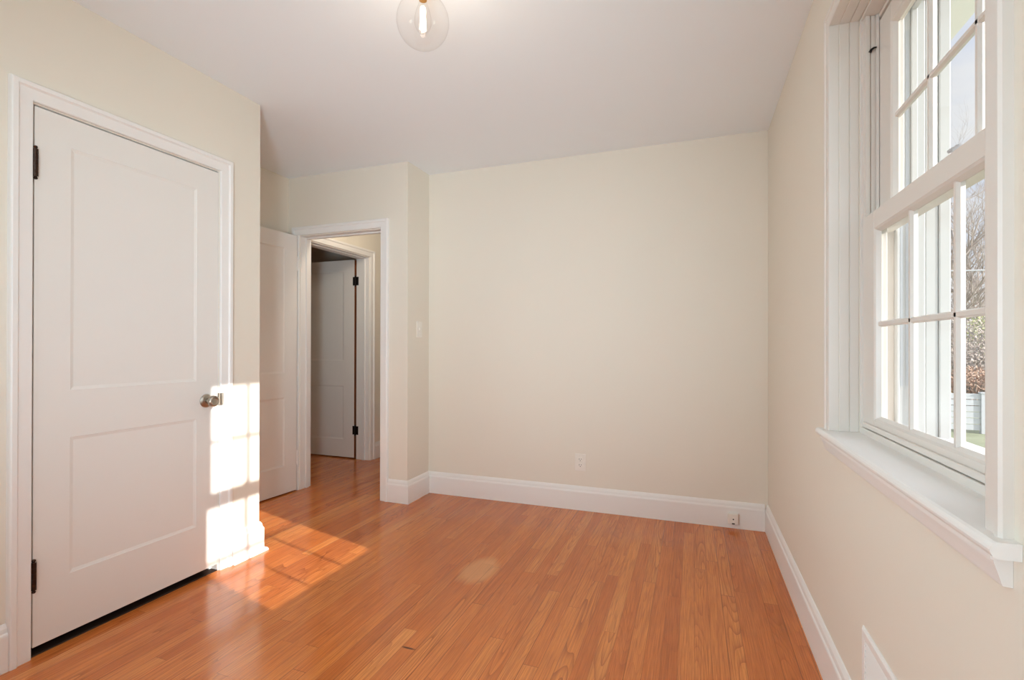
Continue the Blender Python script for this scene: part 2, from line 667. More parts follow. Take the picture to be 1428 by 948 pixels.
# hall and the room beyond
HO = (3.290, 4.090, 1.992)
HT = 0.150
struct(link('wall_hall', slab_with_holes('x', XH - HT, XH, YE + WT, 5.3, 0, H, [(HO[0], HO[1], 0, HO[2])]), M_WALL),
       'tan hall wall with the white cased inner doorway', 'wall')
struct(link('wall_hall_right', slab_with_holes('x', XRET - 0.07, XRET, YB + WT, 5.3, 0, H), M_WALL),
       'right wall of the hall hidden past the entry doorway', 'wall')
struct(link('wall_hall_end', slab_with_holes('y', 5.3, 5.4, -5.2, XRET, 0, H), M_WALL),
       'far end wall of the hall and inner room', 'wall')
struct(link('wall_inner_room', slab_with_holes('x', -5.3, -5.2, YE + WT, 5.4, 0, H), M_WALL),
       'dim far wall of the inner room beyond the hall', 'wall')
struct(link('wall_inner_room_near', slab_with_holes('y', YE, YE + WT, -5.3, XAL - 0.1, 0, H), M_WALL),
       'near wall of the inner room beside the alcove', 'wall')

# ------------------------------------------------------------------ baseboards
BASE = [(0, 0), (0.018, 0), (0.018, 0.122), (0.0165, 0.128), (0.013, 0.133), (0.012, 0.140),
        (0.0105, 0.148), (0.007, 0.155), (0.004, 0.160), (0, 0.162)]
QR = [(0.018, 0), (0.034, 0), (0.0335, 0.007), (0.030, 0.013), (0.025, 0.017), (0.018, 0.018)]
struct(link('baseboard_right', sweep(BASE, [(XR, YREAR), (XR, YB)]), M_TRIM), 'white baseboard along the right wall under the window', 'baseboard')
struct(link('baseboard_back', sweep(BASE, [(XR - 0.0185, YB), (XRET, YB), (XRET, YE), (-2.068, YE)]), M_TRIM),
       'white baseboard wrapping the back wall and entry corner', 'baseboard')
struct(link('baseboard_closet', sweep(BASE, [(-2.9, YC), (XC, YC), (XC, 1.896)]), M_TRIM),
       'white baseboard on the sunlit closet corner', 'baseboard')
struct(link('trim_1', sweep(QR, [(-2.9, YC), (XC, YC), (XC, 1.893)]), M_TRIM), 'white shoe moulding at the foot of the sunlit closet corner', 'trim')
struct(link('baseboard_closet_near', sweep(BASE, [(XC, 1.010), (XC, YREAR)]), M_TRIM),
       'white baseboard left of the closet door', 'baseboard')
struct(link('baseboard_alcove', sweep(BASE, [(XAL, YE), (XAL, YC)]), M_TRIM),
       'white baseboard behind the open entry door', 'baseboard')
struct(link('baseboard_hall', sweep(BASE, [(XH, 5.3), (XH, 4.162)]), M_TRIM),
       'white hall baseboard beyond the inner doorway', 'baseboard')

# ------------------------------------------------------------------ door casings
CAS = [(0.004, 0), (0.004, 0.010), (0.007, 0.013), (0.044, 0.015), (0.047, 0.018), (0.050, 0.022),
       (0.064, 0.022), (0.067, 0.020), (0.069, 0.015), (0.070, 0)]


def casing_flat(prof, u0, u1, z1, place):
    return frame(prof, u0, u1, 0.0, z1, place)


c = link('trim_2', casing_flat(CAS, CO[0], CO[1], CO[2], lambda u, z, t: (XC + t, u, z)), M_TRIM)
struct(c, 'white moulded casing round the closed closet door', 'door casing')
bm = bmesh.new(); box(bm, XC - 0.16, XC - 0.001, CO[0] + 0.002, CO[1] - 0.002, 0.0, 0.004)  # near-black strip put in for the shade under the door
struct(link('under_door_shade', bm, M_GAP_SHADE), 'dark strip standing for the shade under the closed closet door', 'shade strip')
c = link('trim_3', casing_flat(CAS, EO[0], EO[1], EO[2], lambda u, z, t: (u, YE - t, z)), M_TRIM)
struct(c, 'white moulded casing round the open entry doorway', 'door casing')
c = link('trim_4', casing_flat(CAS, HO[0], HO[1], HO[2], lambda u, z, t: (XH + t, u, z)), M_TRIM)
struct(c, 'white moulded casing round the inner hall doorway', 'door casing')


def jamb(name, axis, c0, c1, u0, u1, z1, t, stop, label):
    """lining of a doorway: two legs, head, and a stop strip"""
    bm = bmesh.new()

    def b(ca, cb, ua, ub, za, zb):
        if axis == 'x':
            box(bm, ca, cb, ua, ub, za, zb)
        else:
            box(bm, ua, ub, ca, cb, za, zb)
    b(c0, c1, u0 - 0.0, u0 + t, 0, z1)
    b(c0, c1, u1 - t, u1, 0, z1)
    b(c0, c1, u0 + t, u1 - t, z1 - t, z1)
    s0, s1 = stop
    b(s0, s1, u0 + t, u0 + t + 0.010, 0, z1 - t)
    b(s0, s1, u1 - t - 0.010, u1 - t, 0, z1 - t)
    b(s0, s1, u0 + t + 0.010, u1 - t - 0.010, z1 - t - 0.010, z1 - t)
    return struct(link(name, bm, M_TRIM, bevel=0.0012, seg=1), label, 'door jamb')


jamb('trim_5', 'y', YE + 0.0005, YE + WT, EO[0], EO[1], EO[2], 0.003, (YE + 0.055, YE + 0.085), 'white jamb lining of the open entry doorway')
jamb('trim_6', 'x', XH - HT, XH - 0.0005, HO[0], HO[1], HO[2], 0.004, (XH - 0.075, XH - 0.045), 'white jamb lining of the inner hall doorway')
jamb('trim_7', 'x', XC - 0.10, XC - 0.0005, CO[0], CO[1], CO[2], 0.0015, (XC - 0.060, XC - 0.044), 'white jamb lining behind the closet door')


# ------------------------------------------------------------------ two-panel doors
def door_leaf(w, h, t=0.035, stile=0.115, top=0.115, bot=0.225, lock=(0.752, 0.932), both=True):
    """local frame: x along width 0..w, y thickness 0 (face) .. t, z 0..h; panels sunk in both faces"""
    bm = bmesh.new()
    d, bev = 0.0045, 0.012
    pans = [(stile, w - stile, bot, lock[0]), (stile, w - stile, lock[1], h - top)]
    xs = [0, stile, w - stile, w]
    zs = [0, bot, lock[0], lock[1], h - top, h]
    for (yy, s) in ((0.0, 1), (t, -1)):
        V = {}

        def g(x, z):
            k = (round(x, 5), round(z, 5))
            if k not in V:
                V[k] = bm.verts.new((x, yy, z))
            return V[k]
        for i in range(3):
            for j in range(5):
                if i == 1 and j in (1, 3):
                    x0, x1, z0, z1 = xs[1], xs[2], zs[j], zs[j + 1]
                    o = [g(x0, z0), g(x1, z0), g(x1, z1), g(x0, z1)]
                    # sharp little step then a slope down to the panel
                    st = [bm.verts.new((x, yy + s * 0.0014, z)) for x, z in ((x0 + .001, z0 + .001), (x1 - .001, z0 + .001), (x1 - .001, z1 - .001), (x0 + .001, z1 - .001))]
                    n = [bm.verts.new((x, yy + s * d, z)) for x, z in ((x0 + bev, z0 + bev), (x1 - bev, z0 + bev), (x1 - bev, z1 - bev), (x0 + bev, z1 - bev))]
                    for A, B in ((o, st), (st, n)):
                        for q in range(4):
                            r = (q + 1) % 4
                            bm.faces.new((A[q], A[r], B[r], B[q]))
                    bm.faces.new(n)
                else:
                    bm.faces.new((g(xs[i], zs[j]), g(xs[i + 1], zs[j]), g(xs[i + 1], zs[j + 1]), g(xs[i], zs[j + 1])))
    # edges
    bm.verts.ensure_lookup_table()
    for a, b in (((0, 0), (w, 0)), ((w, 0), (w, h)), ((w, h), (0, h)), ((0, h), (0, 0))):
        e = [bm.verts.new((a[0], 0, a[1])), bm.verts.new((b[0], 0, b[1])), bm.verts.new((b[0], t, b[1])), bm.verts.new((a[0], t, a[1]))]
        bm.faces.new(e)
    bmesh.ops.remove_doubles(bm, verts=bm.verts, dist=0.0002)
    return bm


def butt_hinge(parent, loc, name='hinge', length=0.115, r=0.0078, mat=M_BRONZE, leaf=None):
    """barrel of five knuckles with ball tips; leaf = (x0,x1,y0,y1) plate rectangle at z-half"""
    bm = bmesh.new()
    x, y, z = loc
    prof = [(-length / 2 - 0.012, 0.0), (-length / 2 - 0.011, r * .55), (-length / 2 - 0.007, r * .8), (-length / 2 - 0.003, r * .55), (-length / 2, r * .55), (-length / 2, r)]
    k = length / 5
    for i in range(1, 5):
        zz = -length / 2 + i * k
        prof += [(zz - 0.0008, r), (zz - 0.0004, r * .82), (zz + 0.0004, r * .82), (zz + 0.0008, r)]
    prof += [(length / 2, r), (length / 2, r * .55), (length / 2 + 0.003, r * .55), (length / 2 + 0.007, r * .8), (length / 2 + 0.011, r * .55), (length / 2 + 0.012, 0.0)]
    lathe(bm, prof, (x, y, z), (0, 0, 1), 14, caps=False)
    if leaf:
        for (a, b, c_, d) in leaf:
            box(bm, a, b, c_, d, z - length / 2 + 0.002, z + length / 2 - 0.002)
    return link(name, bm, mat, parent)


# closet door (closed): leaf in local coords rotated so that local x runs along world +Y, face toward +X
def place_leaf(bm, origin, ux, uy):
    """map local x,y to the world directions ux, uy (2-D unit vectors)"""
    for v in bm.verts:
        x, y, z = v.co
        v.co = (origin[0] + ux[0] * x + uy[0] * y, origin[1] + ux[1] * x + uy[1] * y, origin[2] + z)
    return bm


d1 = empty('door_1', (XC, 1.45, 0.0))
struct(d1, 'closed white two-panel closet door with nickel knob', 'door')
w1 = CO[1] - CO[0] - 0.009
leafm = place_leaf(door_leaf(w1, 1.9505, stile=0.112, top=0.112, bot=0.222, lock=(0.738, 0.918)), (XC + 0.001, CO[0] + 0.0045, 0.034), (0, 1), (-1, 0))
link('door_leaf', leafm, M_DOOR, d1)
for z in (1.779, 0.293):
    butt_hinge(d1, (XC + 0.0095, CO[0] + 0.0035, z), length=0.098)
# knob
kn = (XC + 0.001, 1.757, 0.853)
bm = bmesh.new()
lathe(bm, [(0, 0.0), (0, 0.0325), (0.003, 0.0325), (0.006, 0.030), (0.009, 0.024), (0.011, 0.014)], kn, (1, 0, 0), 32)
rose = link('knob_rose', bm, M_NICKEL, d1, smooth=False)
bm = bmesh.new()
lathe(bm, [(0.010, 0.0), (0.010, 0.0125), (0.018, 0.0105), (0.026, 0.0105), (0.032, 0.014), (0.036, 0.020), (0.042, 0.0262),
           (0.050, 0.0282), (0.057, 0.0262), (0.0605, 0.022), (0.0612, 0.0185), (0.0596, 0.0165), (0.0602, 0.010), (0.0605, 0.0)], kn, (1, 0, 0), 32)
link('door_knob', bm, M_NICKEL, d1, smooth=True)
# strike lip curling round the jamb beside the knob
bm = bmesh.new()
pr = [(0.0, 1.8225), (0.010, 1.8225), (0.018, 1.8240), (0.024, 1.8275), (0.027, 1.8330)]
vs = []
for (x, y) in pr:
    vs.append([bm.verts.new((XC + x - 0.004, y, 0.826)), bm.verts.new((XC + x - 0.004, y, 0.886)),
               bm.verts.new((XC + x - 0.004 - 0.0004, y + 0.0022, 0.886)), bm.verts.new((XC + x - 0.004 - 0.0004, y + 0.0022, 0.826))])
for A, B in zip(vs, vs[1:]):
    for i in range(4):
        bm.faces.new((A[i], A[(i + 1) % 4], B[(i + 1) % 4], B[i]))
bm.faces.new(vs[0]); bm.faces.new(vs[-1])
link('strike_plate', bm, M_NICKEL, d1)

# entry door (open into the alcove)
d2 = empty('door_2', (EO[0], YE - 0.022, 0.0))
struct(d2, 'white two-panel entry door standing open against the alcove', 'door')
an = math.radians(3.6)
ux = (-math.sin(an), -math.cos(an))
uy = (-math.cos(an), math.sin(an))
w2 = 0.735
lm = place_leaf(door_leaf(w2, 1.966, lock=(0.722, 0.906), bot=0.205), (EO[0] - 0.004, YE - 0.029, 0.010), ux, uy)
link('door_leaf', lm, M_DOOR, d2)
for z in (1.76, 0.26):
    butt_hinge(d2, (EO[0] - 0.001, YE - 0.0255, z), length=0.09, r=0.005, mat=M_TRIM, name='hinge')
for sgn, yy in ((1, 0.0), (-1, 0.035)):
    o = (EO[0] - 0.004 + ux[0] * (w2 - 0.065) + uy[0] * yy, YE - 0.029 + ux[1] * (w2 - 0.065) + uy[1] * yy, 0.86)
    ax = (-uy[0] * sgn, -uy[1] * sgn, 0)
    bm = bmesh.new()
    lathe(bm, [(0, 0), (0, .031), (.005, .029), (.009, .013), (.024, .0105), (.034, .020), (.045, .0265), (.054, .024), (.058, .014), (.059, 0)], o, ax, 24)
    link('door_knob', bm, M_NICKEL, d2, smooth=True)

# inner room door, seen through the doorway, open at a right angle to the hall
d3 = empty('door_3', (XH - HT - 0.02, HO[1], 0.0))
struct(d3, 'white two-panel door standing open in the inner room past the hall', 'door')
w3 = 0.74
lm = place_leaf(door_leaf(w3, 1.968, stile=0.128, top=0.112, bot=0.175, lock=(0.712, 0.962)), (XH - HT - 0.026, HO[1] - 0.002, 0.012), (-1, 0), (0, 1))
link('door_leaf', lm, M_DOOR, d3)
bm = bmesh.new(); box(bm, XH - HT - 0.026, XH - HT - 0.0235, HO[1] - 0.0015, HO[1] + 0.0325, 0.013, 1.979)  # dark brown strip over the hinge edge of the leaf
eo = link('brown_edge', bm, M_EDGE, d3)
eo['label'] = 'dark brown hinge edge'
for z in (1.765, 0.285):
    butt_hinge(d3, (XH - HT - 0.013, HO[1] - 0.006, z), length=0.088, r=0.0085, mat=M_BLACK,
               leaf=[(XH - HT - 0.044, XH - HT - 0.013, HO[1] - 0.0045, HO[1] - 0.0022), (XH - HT - 0.013, XH - HT + 0.026, HO[1] - 0.0075, HO[1] - 0.0045)])
for sgn, yy in ((-1, HO[1] - 0.002), (1, HO[1] + 0.033)):
    bm = bmesh.new()
    lathe(bm, [(0, 0), (0, .031), (.005, .029), (.009, .013), (.024, .0105), (.034, .020), (.045, .0265), (.054, .024), (.058, .014), (.059, 0)],
          (XH - HT - 0.026 - w3 + 0.065, yy, 0.87), (0, sgn, 0), 24)
    link('door_knob', bm, M_NICKEL, d3, smooth=True)

# ------------------------------------------------------------------ the double-hung window in the right wall
win = empty('window_1', (XR, (WY0 + WY1) / 2, WZ0))
struct(win, 'white double-hung window with six panes in each sash', 'window')
SY0, SY1 = 0.9905, 1.8455         # sash width
GY0, GY1 = 1.068, 1.768         # glass width
# interior casing with a raised outer band
WC = [(0.0, 0), (0.0, 0.012), (0.006, 0.0135), (0.030, 0.0135), (0.034, 0.017), (0.044, 0.017), (0.048, 0.013), (0.048, 0)]
link('casing', frame(WC, WY0, WY1, WZ0, WZ1, lambda u, z, t: (XR - t, u, z)), M_VINYL, win)
# jamb lining: stepped boards facing into the opening
bm = bmesh.new()
for (xa, xb, ins) in ((XR - 0.012, XR + 0.0165, 0.001), (XR + 0.0175, XR + 0.045, 0.0025), (XR + 0.0462, XR + 0.0715, 0.002),
                      (XR + 0.074, XR + 0.117, 0.0085), (XR + 0.117, XR + 0.160, 0.020)):
    box(bm, xa, xb, WY1 - ins, WY1 + 0.014, WZ0, WZ1 + 0.014)
    box(bm, xa, xb, WY0 - 0.014, WY0 + ins, WZ0, WZ1 + 0.014)
    box(bm, xa, xb, WY0 + ins, WY1 - ins, WZ1 - ins, WZ1 + 0.014)
link('jamb_lining', bm, M_VINYL, win, bevel=0.0012, seg=1)
# upper jamb liners with their long balance grooves
for (a, b) in ((WY1 - 0.034, WY1 - 0.0086), (WY0 + 0.0086, WY0 + 0.034)):
    bm = bmesh.new()
    z0, z1 = WZ0, WZ1 - 0.009
    face = a if a > 1.4 else b
    back = b if a > 1.4 else a
    xs = [XR + 0.081, XR + 0.092, XR + 0.096, XR + 0.105, XR + 0.109, XR + 0.1165]
    for i in range(5):
        dpt = 0.006 if i in (1, 3) else (0.003 if i == 2 else 0.0)
        f = face + (dpt if a > 1.4 else -dpt)
        box(bm, xs[i], xs[i + 1], min(f, back), max(f, back), z0, z1)
    link('jamb_liner', bm, M_VINYL, win)
bm = bmesh.new()
cy = WY1 - 0.036
tube(bm, [(XR + 0.092, cy, 2.046), (XR + 0.095, cy - 0.001, 2.052), (XR + 0.101, cy - 0.002, 2.057), (XR + 0.109, cy - 0.001, 2.058)], [0.0045, 0.004, 0.003, 0.0022], 8)
link('balance_clip', bm, M_BLACK, win)


def sash(name, x, y0, y1, z0, z1, gy0, gy1, gz0, gz1, rows, cols, t=0.034, bevel=0.0015):
    s = None
    bm = bmesh.new()
    box(bm, x, x + t, y0, gy0, z0, z1)
    box(bm, x, x + t, gy1, y1, z0, z1)
    box(bm, x, x + t, gy0, gy1, z0, gz0)
    box(bm, x, x + t, gy0, gy1, gz1, z1)
    s = link(name, bm, M_VINYL, win, bevel=bevel, seg=1)
    # glazing bead: slopes from the frame face to the glass
    bead = [(0, 0.001), (0.0, 0.016), (-0.011, 0.016), (-0.004, 0.004)]
    b = frame(bead, gy0, gy1, gz0, gz1, lambda u, z, d: (x + d, u, z), bottom=True)
    link('glazing_bead', b, M_VINYL, win_child(s))
    # muntins: little tapered bars both sides of the pane
    mb = bmesh.new()
    wd, wn_ = 0.0085, 0.0045

    def bar(pts_a, pts_b, along):
        pass
    prof = [(-wn_, 0.0085), (wn_, 0.0085), (wd, 0.0155), (wn_, 0.0255), (-wn_, 0.0255), (-wd, 0.0155)]
    for i in range(1, cols):
        yc = gy0 + (gy1 - gy0) * i / cols
        A = [mb.verts.new((x + d, yc + o, gz0)) for o, d in prof]
        B = [mb.verts.new((x + d, yc + o, gz1)) for o, d in prof]
        for q in range(6):
            mb.faces.new((A[q], A[(q + 1) % 6], B[(q + 1) % 6], B[q]))
    for j in range(1, rows):
        zc = gz0 + (gz1 - gz0) * j / rows
        A = [mb.verts.new((x + d, gy0, zc + o)) for o, d in prof]
        B = [mb.verts.new((x + d, gy1, zc + o)) for o, d in prof]
        for q in range(6):
            mb.faces.new((A[q], A[(q + 1) % 6], B[(q + 1) % 6], B[q]))
    link('muntin_grid', mb, M_VINYL, win_child(s))
    g = bmesh.new()
    box(g, x + 0.0155, x + 0.0185, gy0 - 0.004, gy1 + 0.004, gz0 - 0.004, gz1 + 0.004)
    link('glass', g, M_GLASS, win_child(s))
    return s


def win_child(s):
    return s


lower = sash('lower_sash', XR + 0.080, SY0, SY1, 0.868, 1.530, GY0, GY1, 0.903, 1.476, 2, 3)
upper = sash('upper_sash', XR + 0.118, SY0 - 0.018, SY1 + 0.018, 1.478, 2.140, GY0 + 0.012, GY1 - 0.012, 1.520, 2.084, 2, 3)
# bottom rail ledge in front of the lower sash, and a drip groove
bm = bmesh.new()
box(bm, XR + 0.073, XR + 0.1135, WY0 + 0.002, WY1 - 0.002, WZ0 - 0.002, 0.8665)
link('sill_stop', bm, M_VINYL, win, bevel=0.003)
bm = bmesh.new()
box(bm, XR + 0.0715, XR + 0.0805, SY0, SY1, 0.870, 0.886)
link('lift_rail', bm, M_VINYL, lower, bevel=0.004, seg=3)
# sash lock: cam and lever on top of the meeting rail
bm = bmesh.new()
ly = 1.300
lathe(bm, [(0, 0), (0, 0.014), (0.010, 0.013), (0.016, 0.009), (0.018, 0)], (XR + 0.098, ly, 1.530), (0, 0, 1), 18)
tube(bm, [(XR + 0.098, ly, 1.541), (XR + 0.096, ly + 0.012, 1.543), (XR + 0.093, ly + 0.024, 1.545), (XR + 0.091, ly + 0.032, 1.544)], [0.006, 0.0055, 0.005, 0.004], 10)
link('sash_lock', bm, M_GREYMETAL, lower, smooth=True)
# stool with rounded nose and horns
bm = bmesh.new()
nose = [(0.075, WZ0 - 0.024), (-0.029, WZ0 - 0.024), (-0.033, WZ0 - 0.021), (-0.036, WZ0 - 0.016), (-0.037, WZ0 - 0.0115), (-0.036, WZ0 - 0.007),
        (-0.033, WZ0 - 0.0025), (-0.029, WZ0), (0.075, WZ0)]
for y0, y1, pts in ((WY0 + 0.0005, WY1 - 0.0005, nose), (WY0 - 0.068, WY0 + 0.0005, [(min(a, -0.0005), b) for a, b in nose]), (WY1 - 0.0005, WY1 + 0.068, [(min(a, -0.0005), b) for a, b in nose])):
    A = [bm.verts.new((XR + a, y0, b)) for a, b in pts]
    B = [bm.verts.new((XR + a, y1, b)) for a, b in pts]
    n = len(pts)
    for i in range(n):
        bm.faces.new((A[i], A[(i + 1) % n], B[(i + 1) % n], B[i]))
    bm.faces.new(A); bm.faces.new(B)
link('stool', bm, M_TRIM, win)
# apron: cove moulding tapering to the wall, ends cut square
bm = bmesh.new()
ap = [(0, WZ0 - 0.0242), (-0.026, WZ0 - 0.0242), (-0.026, WZ0 - 0.031), (-0.0225, WZ0 - 0.033), (-0.022, WZ0 - 0.037), (-0.018, WZ0 - 0.049),
      (-0.0145, WZ0 - 0.061), (-0.0135, WZ0 - 0.065), (-0.012, WZ0 - 0.069), (0, WZ0 - 0.070)]
A = [bm.verts.new((XR + a - 0.0003, WY0 - 0.046, b)) for a, b in ap]
B = [bm.verts.new((XR + a - 0.0003, WY1 + 0.046, b)) for a, b in ap]
for i in range(len(ap)):
    bm.faces.new((A[i], A[(i + 1) % len(ap)], B[(i + 1) % len(ap)], B[i]))
bm.faces.new(A); bm.faces.new(B)
link('apron', bm, M_TRIM, win)
# outside: blind stop, storm-sash track and wide brick mould
bm = bmesh.new()
for (xa, xb, ya, zt) in ((0.590, 0.598, SY1 - 0.004, 2.152), (0.598, 0.632, SY1 + 0.012, 2.165), (0.632, 0.648, SY1 + 0.006, 2.160)):
    box(bm, xa, xb, ya, WY1 + 0.05, WZ0 - 0.02, zt + 0.04)
    yb = SY0 + SY1 - ya
    box(bm, xa, xb, WY0 - 0.05, yb, WZ0 - 0.02, zt + 0.04)
    box(bm, xa, xb, yb, ya, zt, zt + 0.04)
link('blind_stop', bm, M_EXT, win, bevel=0.002, seg=1)
bm = bmesh.new()
for (xa, xb, ya, zt) in ((0.649, 0.674, SY1 + 0.026, 2.235), (0.6745, 0.708, SY1 + 0.030, 2.240), (0.709, 0.738, SY1 + 0.027, 2.237)):
    box(bm, xa, xb, ya, WY1 + 0.09, WZ0 - 0.05, zt + 0.08)
    yb = SY0 + SY1 - ya
    box(bm, xa, xb, WY0 - 0.09, yb, WZ0 - 0.05, zt + 0.08)
    box(bm, xa, xb, yb, ya, zt, zt + 0.08)
link('exterior_casing', bm, M_EXT, win, bevel=0.003, seg=1)
bm = bmesh.new()
for yy in (SY1 + 0.0105, SY0 - 0.0155):
    box(bm, 0.604, 0.611, yy, yy + 0.005, 1.000, 2.10)
    box(bm, 0.618, 0.627, yy, yy + 0.005, 1.000, 2.10)
link('storm_track', bm, M_TRACK, win)
bm = bmesh.new()
A = [(0.592, WZ0 + 0.020), (0.80, WZ0 - 0.020), (0.80, WZ0 - 0.060), (0.592, WZ0 - 0.050)]
va = [bm.verts.new((x, WY0 - 0.09, z)) for x, z in A]
vb = [bm.verts.new((x, WY1 + 0.09, z)) for x, z in A]
for i in range(4):
    bm.faces.new((va[i], va[(i + 1) % 4], vb[(i + 1) % 4], vb[i]))
bm.faces.new(va); bm.faces.new(vb)
link('exterior_sill', bm, M_EXT, win)

# outside wall skin and the eave above
struct(link('wall_exterior', slab_with_holes('x', 0.6205, 0.695, -1.15, 5.5, -0.95, 2.6, [(WY0 - 0.0505, WY1 + 0.0505, WZ0 - 0.061, 2.2005)]), M_EXT),
       'white outside face of the house around the window', 'wall')
bm = bmesh.new(); box(bm, 0.60, 1.09, -2.0, 6.0, 2.50, 2.62)
struct(link('roof_eave', bm, M_SOFFIT), 'cream eave soffit seen above the upper sash outside', 'eave')

# unseen rear window, added behind the viewpoint to carry a fill light
w_r = empty('added_rear_window', (-0.85, YREAR, 0.88))
struct(w_r, 'white framed rear window added out of view behind the viewpoint', 'window')
link('casing', frame([(0, 0), (0, .015), (.05, .018), (.07, .018), (.07, 0)], -1.45, -0.25, 0.88, 2.1, lambda u, z, t: (u, YREAR + t, z), bottom=True), M_TRIM, w_r)
bm = bmesh.new()
for (a, b, c0, d) in ((-1.45, -1.40, .88, 2.1), (-0.30, -0.25, .88, 2.1), (-1.40, -0.30, .88, .93), (-1.40, -0.30, 2.05, 2.1), (-1.40, -0.30, 1.47, 1.51)):
    box(bm, a, b, YREAR - 0.08, YREAR - 0.045, c0, d)
link('sash_frame', bm, M_VINYL, w_r)

# ------------------------------------------------------------------ pendant lamp
LX, LY = -0.860, 1.470
GR, GZ = 0.088, 2.220
lamp = empty('ceiling_lamp', (LX, LY, H))
tag(lamp, 'clear glass globe ceiling lamp with a lit filament bulb', 'lamp')
bm = bmesh.new()
lathe(bm, [(0, 0.0), (0, 0.062), (-0.006, 0.062), (-0.016, 0.056), (-0.022, 0.040), (-0.026, 0.022)], (LX, LY, H), (0, 0, 1), 32)
link('canopy', bm, M_BRASS, lamp)
bm = bmesh.new()
lathe(bm, [(2.418, 0.016), (2.384, 0.016), (2.380, 0.040), (2.359, 0.044), (2.340, 0.044), (2.339, 0.0)], (LX, LY, 0), (0, 0, 1), 28)
link('globe_holder', bm, M_BRASS, lamp)
bm = bmesh.new()
prof = []
for i in range(29):
    a = -math.pi / 2 + (math.pi / 2 + math.radians(64)) * i / 28
    prof.append((GZ + GR * math.sin(a), max(0.0, GR * math.cos(a)) if i else 0.0))
prof += [(GZ + GR * 0.93, 0.0375), (2.316, 0.0365), (2.341, 0.0365)]
lathe(bm, prof, (LX, LY, 0), (0, 0, 1), 48, caps=False)
link('glass_globe', bm, M_GLOBE, lamp, smooth=True)
bm = bmesh.new()
lathe(bm, [(2.339, 0.0), (2.339, 0.017), (2.308, 0.017), (2.302, 0.014), (2.292, 0.013)], (LX, LY, 0), (0, 0, 1), 20)
link('bulb_socket', bm, M_BRASS, lamp)
bm = bmesh.new()
bz = 2.292
lathe(bm, [(bz, 0.0125), (bz - 0.014, 0.015), (bz - 0.036, 0.023), (bz - 0.060, 0.0285), (bz - 0.080, 0.0285), (bz - 0.098, 0.022), (bz - 0.109, 0.012), (bz - 0.113, 0.0)],
      (LX, LY, 0), (0, 0, 1), 28, caps=False)
bulb = link('bulb', bm, M_GLOBE, lamp, smooth=True)
bm = bmesh.new()
for i in range(4):
    a = math.pi / 4 + i * math.pi / 2
    tube(bm, [(LX + 0.005 * math.cos(a), LY + 0.005 * math.sin(a), bz - 0.022), (LX + 0.009 * math.cos(a), LY + 0.009 * math.sin(a), bz - 0.100)], 0.0026, 6)
link('filament', bm, M_FILAMENT, bulb)
point('lamp_light', (LX, LY, 2.140), LAMP_POWER, (1.0, 0.86, 0.68), 0.03)

# unseen lamp added on the hall ceiling to brighten hall and inner door
hl = empty('added_hall_lamp', (-2.12, 3.33, H))
tag(hl, 'small unseen ceiling lamp added to brighten the hall', 'lamp')
bm = bmesh.new()
lathe(bm, [(0, 0), (0, 0.11), (-0.02, 0.11), (-0.022, 0.0)], (-2.12, 3.33, H), (0, 0, 1), 28)
link('base_plate', bm, M_BRASS, hl)
bm = bmesh.new()
lathe(bm, [(-0.022, 0.095), (-0.05, 0.085), (-0.075, 0.055), (-0.085, 0)], (-2.12, 3.33, H), (0, 0, 1), 28, caps=False)
link('glass_shade', bm, M_GLOBE, hl, smooth=True)
point('hall_fill', (-2.12, 3.33, 2.30), HALL_POWER, (1.0, 0.88, 0.72), 0.06)

# ------------------------------------------------------------------ light switch, outlet, phone jack, vent
sw = empty('light_switch', (XRET, 3.219, 1.245))
tag(sw, 'white toggle light switch on the narrow return wall', 'light switch')
bm = bmesh.new(); box(bm, XRET, XRET + 0.006, 3.219 - 0.0365, 3.219 + 0.0365, 1.245 - 0.0595, 1.245 + 0.0595)
link('wall_plate', bm, M_PLATE, sw, bevel=0.003)
bm = bmesh.new()
v = [(XRET + 0.006, 3.214, 1.235), (XRET + 0.006, 3.224, 1.235), (XRET + 0.006, 3.224, 1.257), (XRET + 0.006, 3.214, 1.257),
     (XRET + 0.017, 3.2155, 1.251), (XRET + 0.017, 3.2225, 1.251), (XRET + 0.015, 3.2225, 1.259), (XRET + 0.015, 3.2155, 1.259)]
v = [bm.verts.new(c) for c in v]
for f in ((0, 3, 2, 1), (4, 5, 6, 7), (0, 1, 5, 4), (1, 2, 6, 5), (2, 3, 7, 6), (3, 0, 4, 7)):
    bm.faces.new([v[i] for i in f])
link('toggle', bm, M_PLATE, sw)
for z in (1.215, 1.275):
    bm = bmesh.new()
    lathe(bm, [(0.006, 0), (0.006, 0.003), (0.0072, 0.0026), (0.0074, 0)], (XRET, 3.219, z), (1, 0, 0), 12)
    link('screw', bm, M_PLATE, sw)

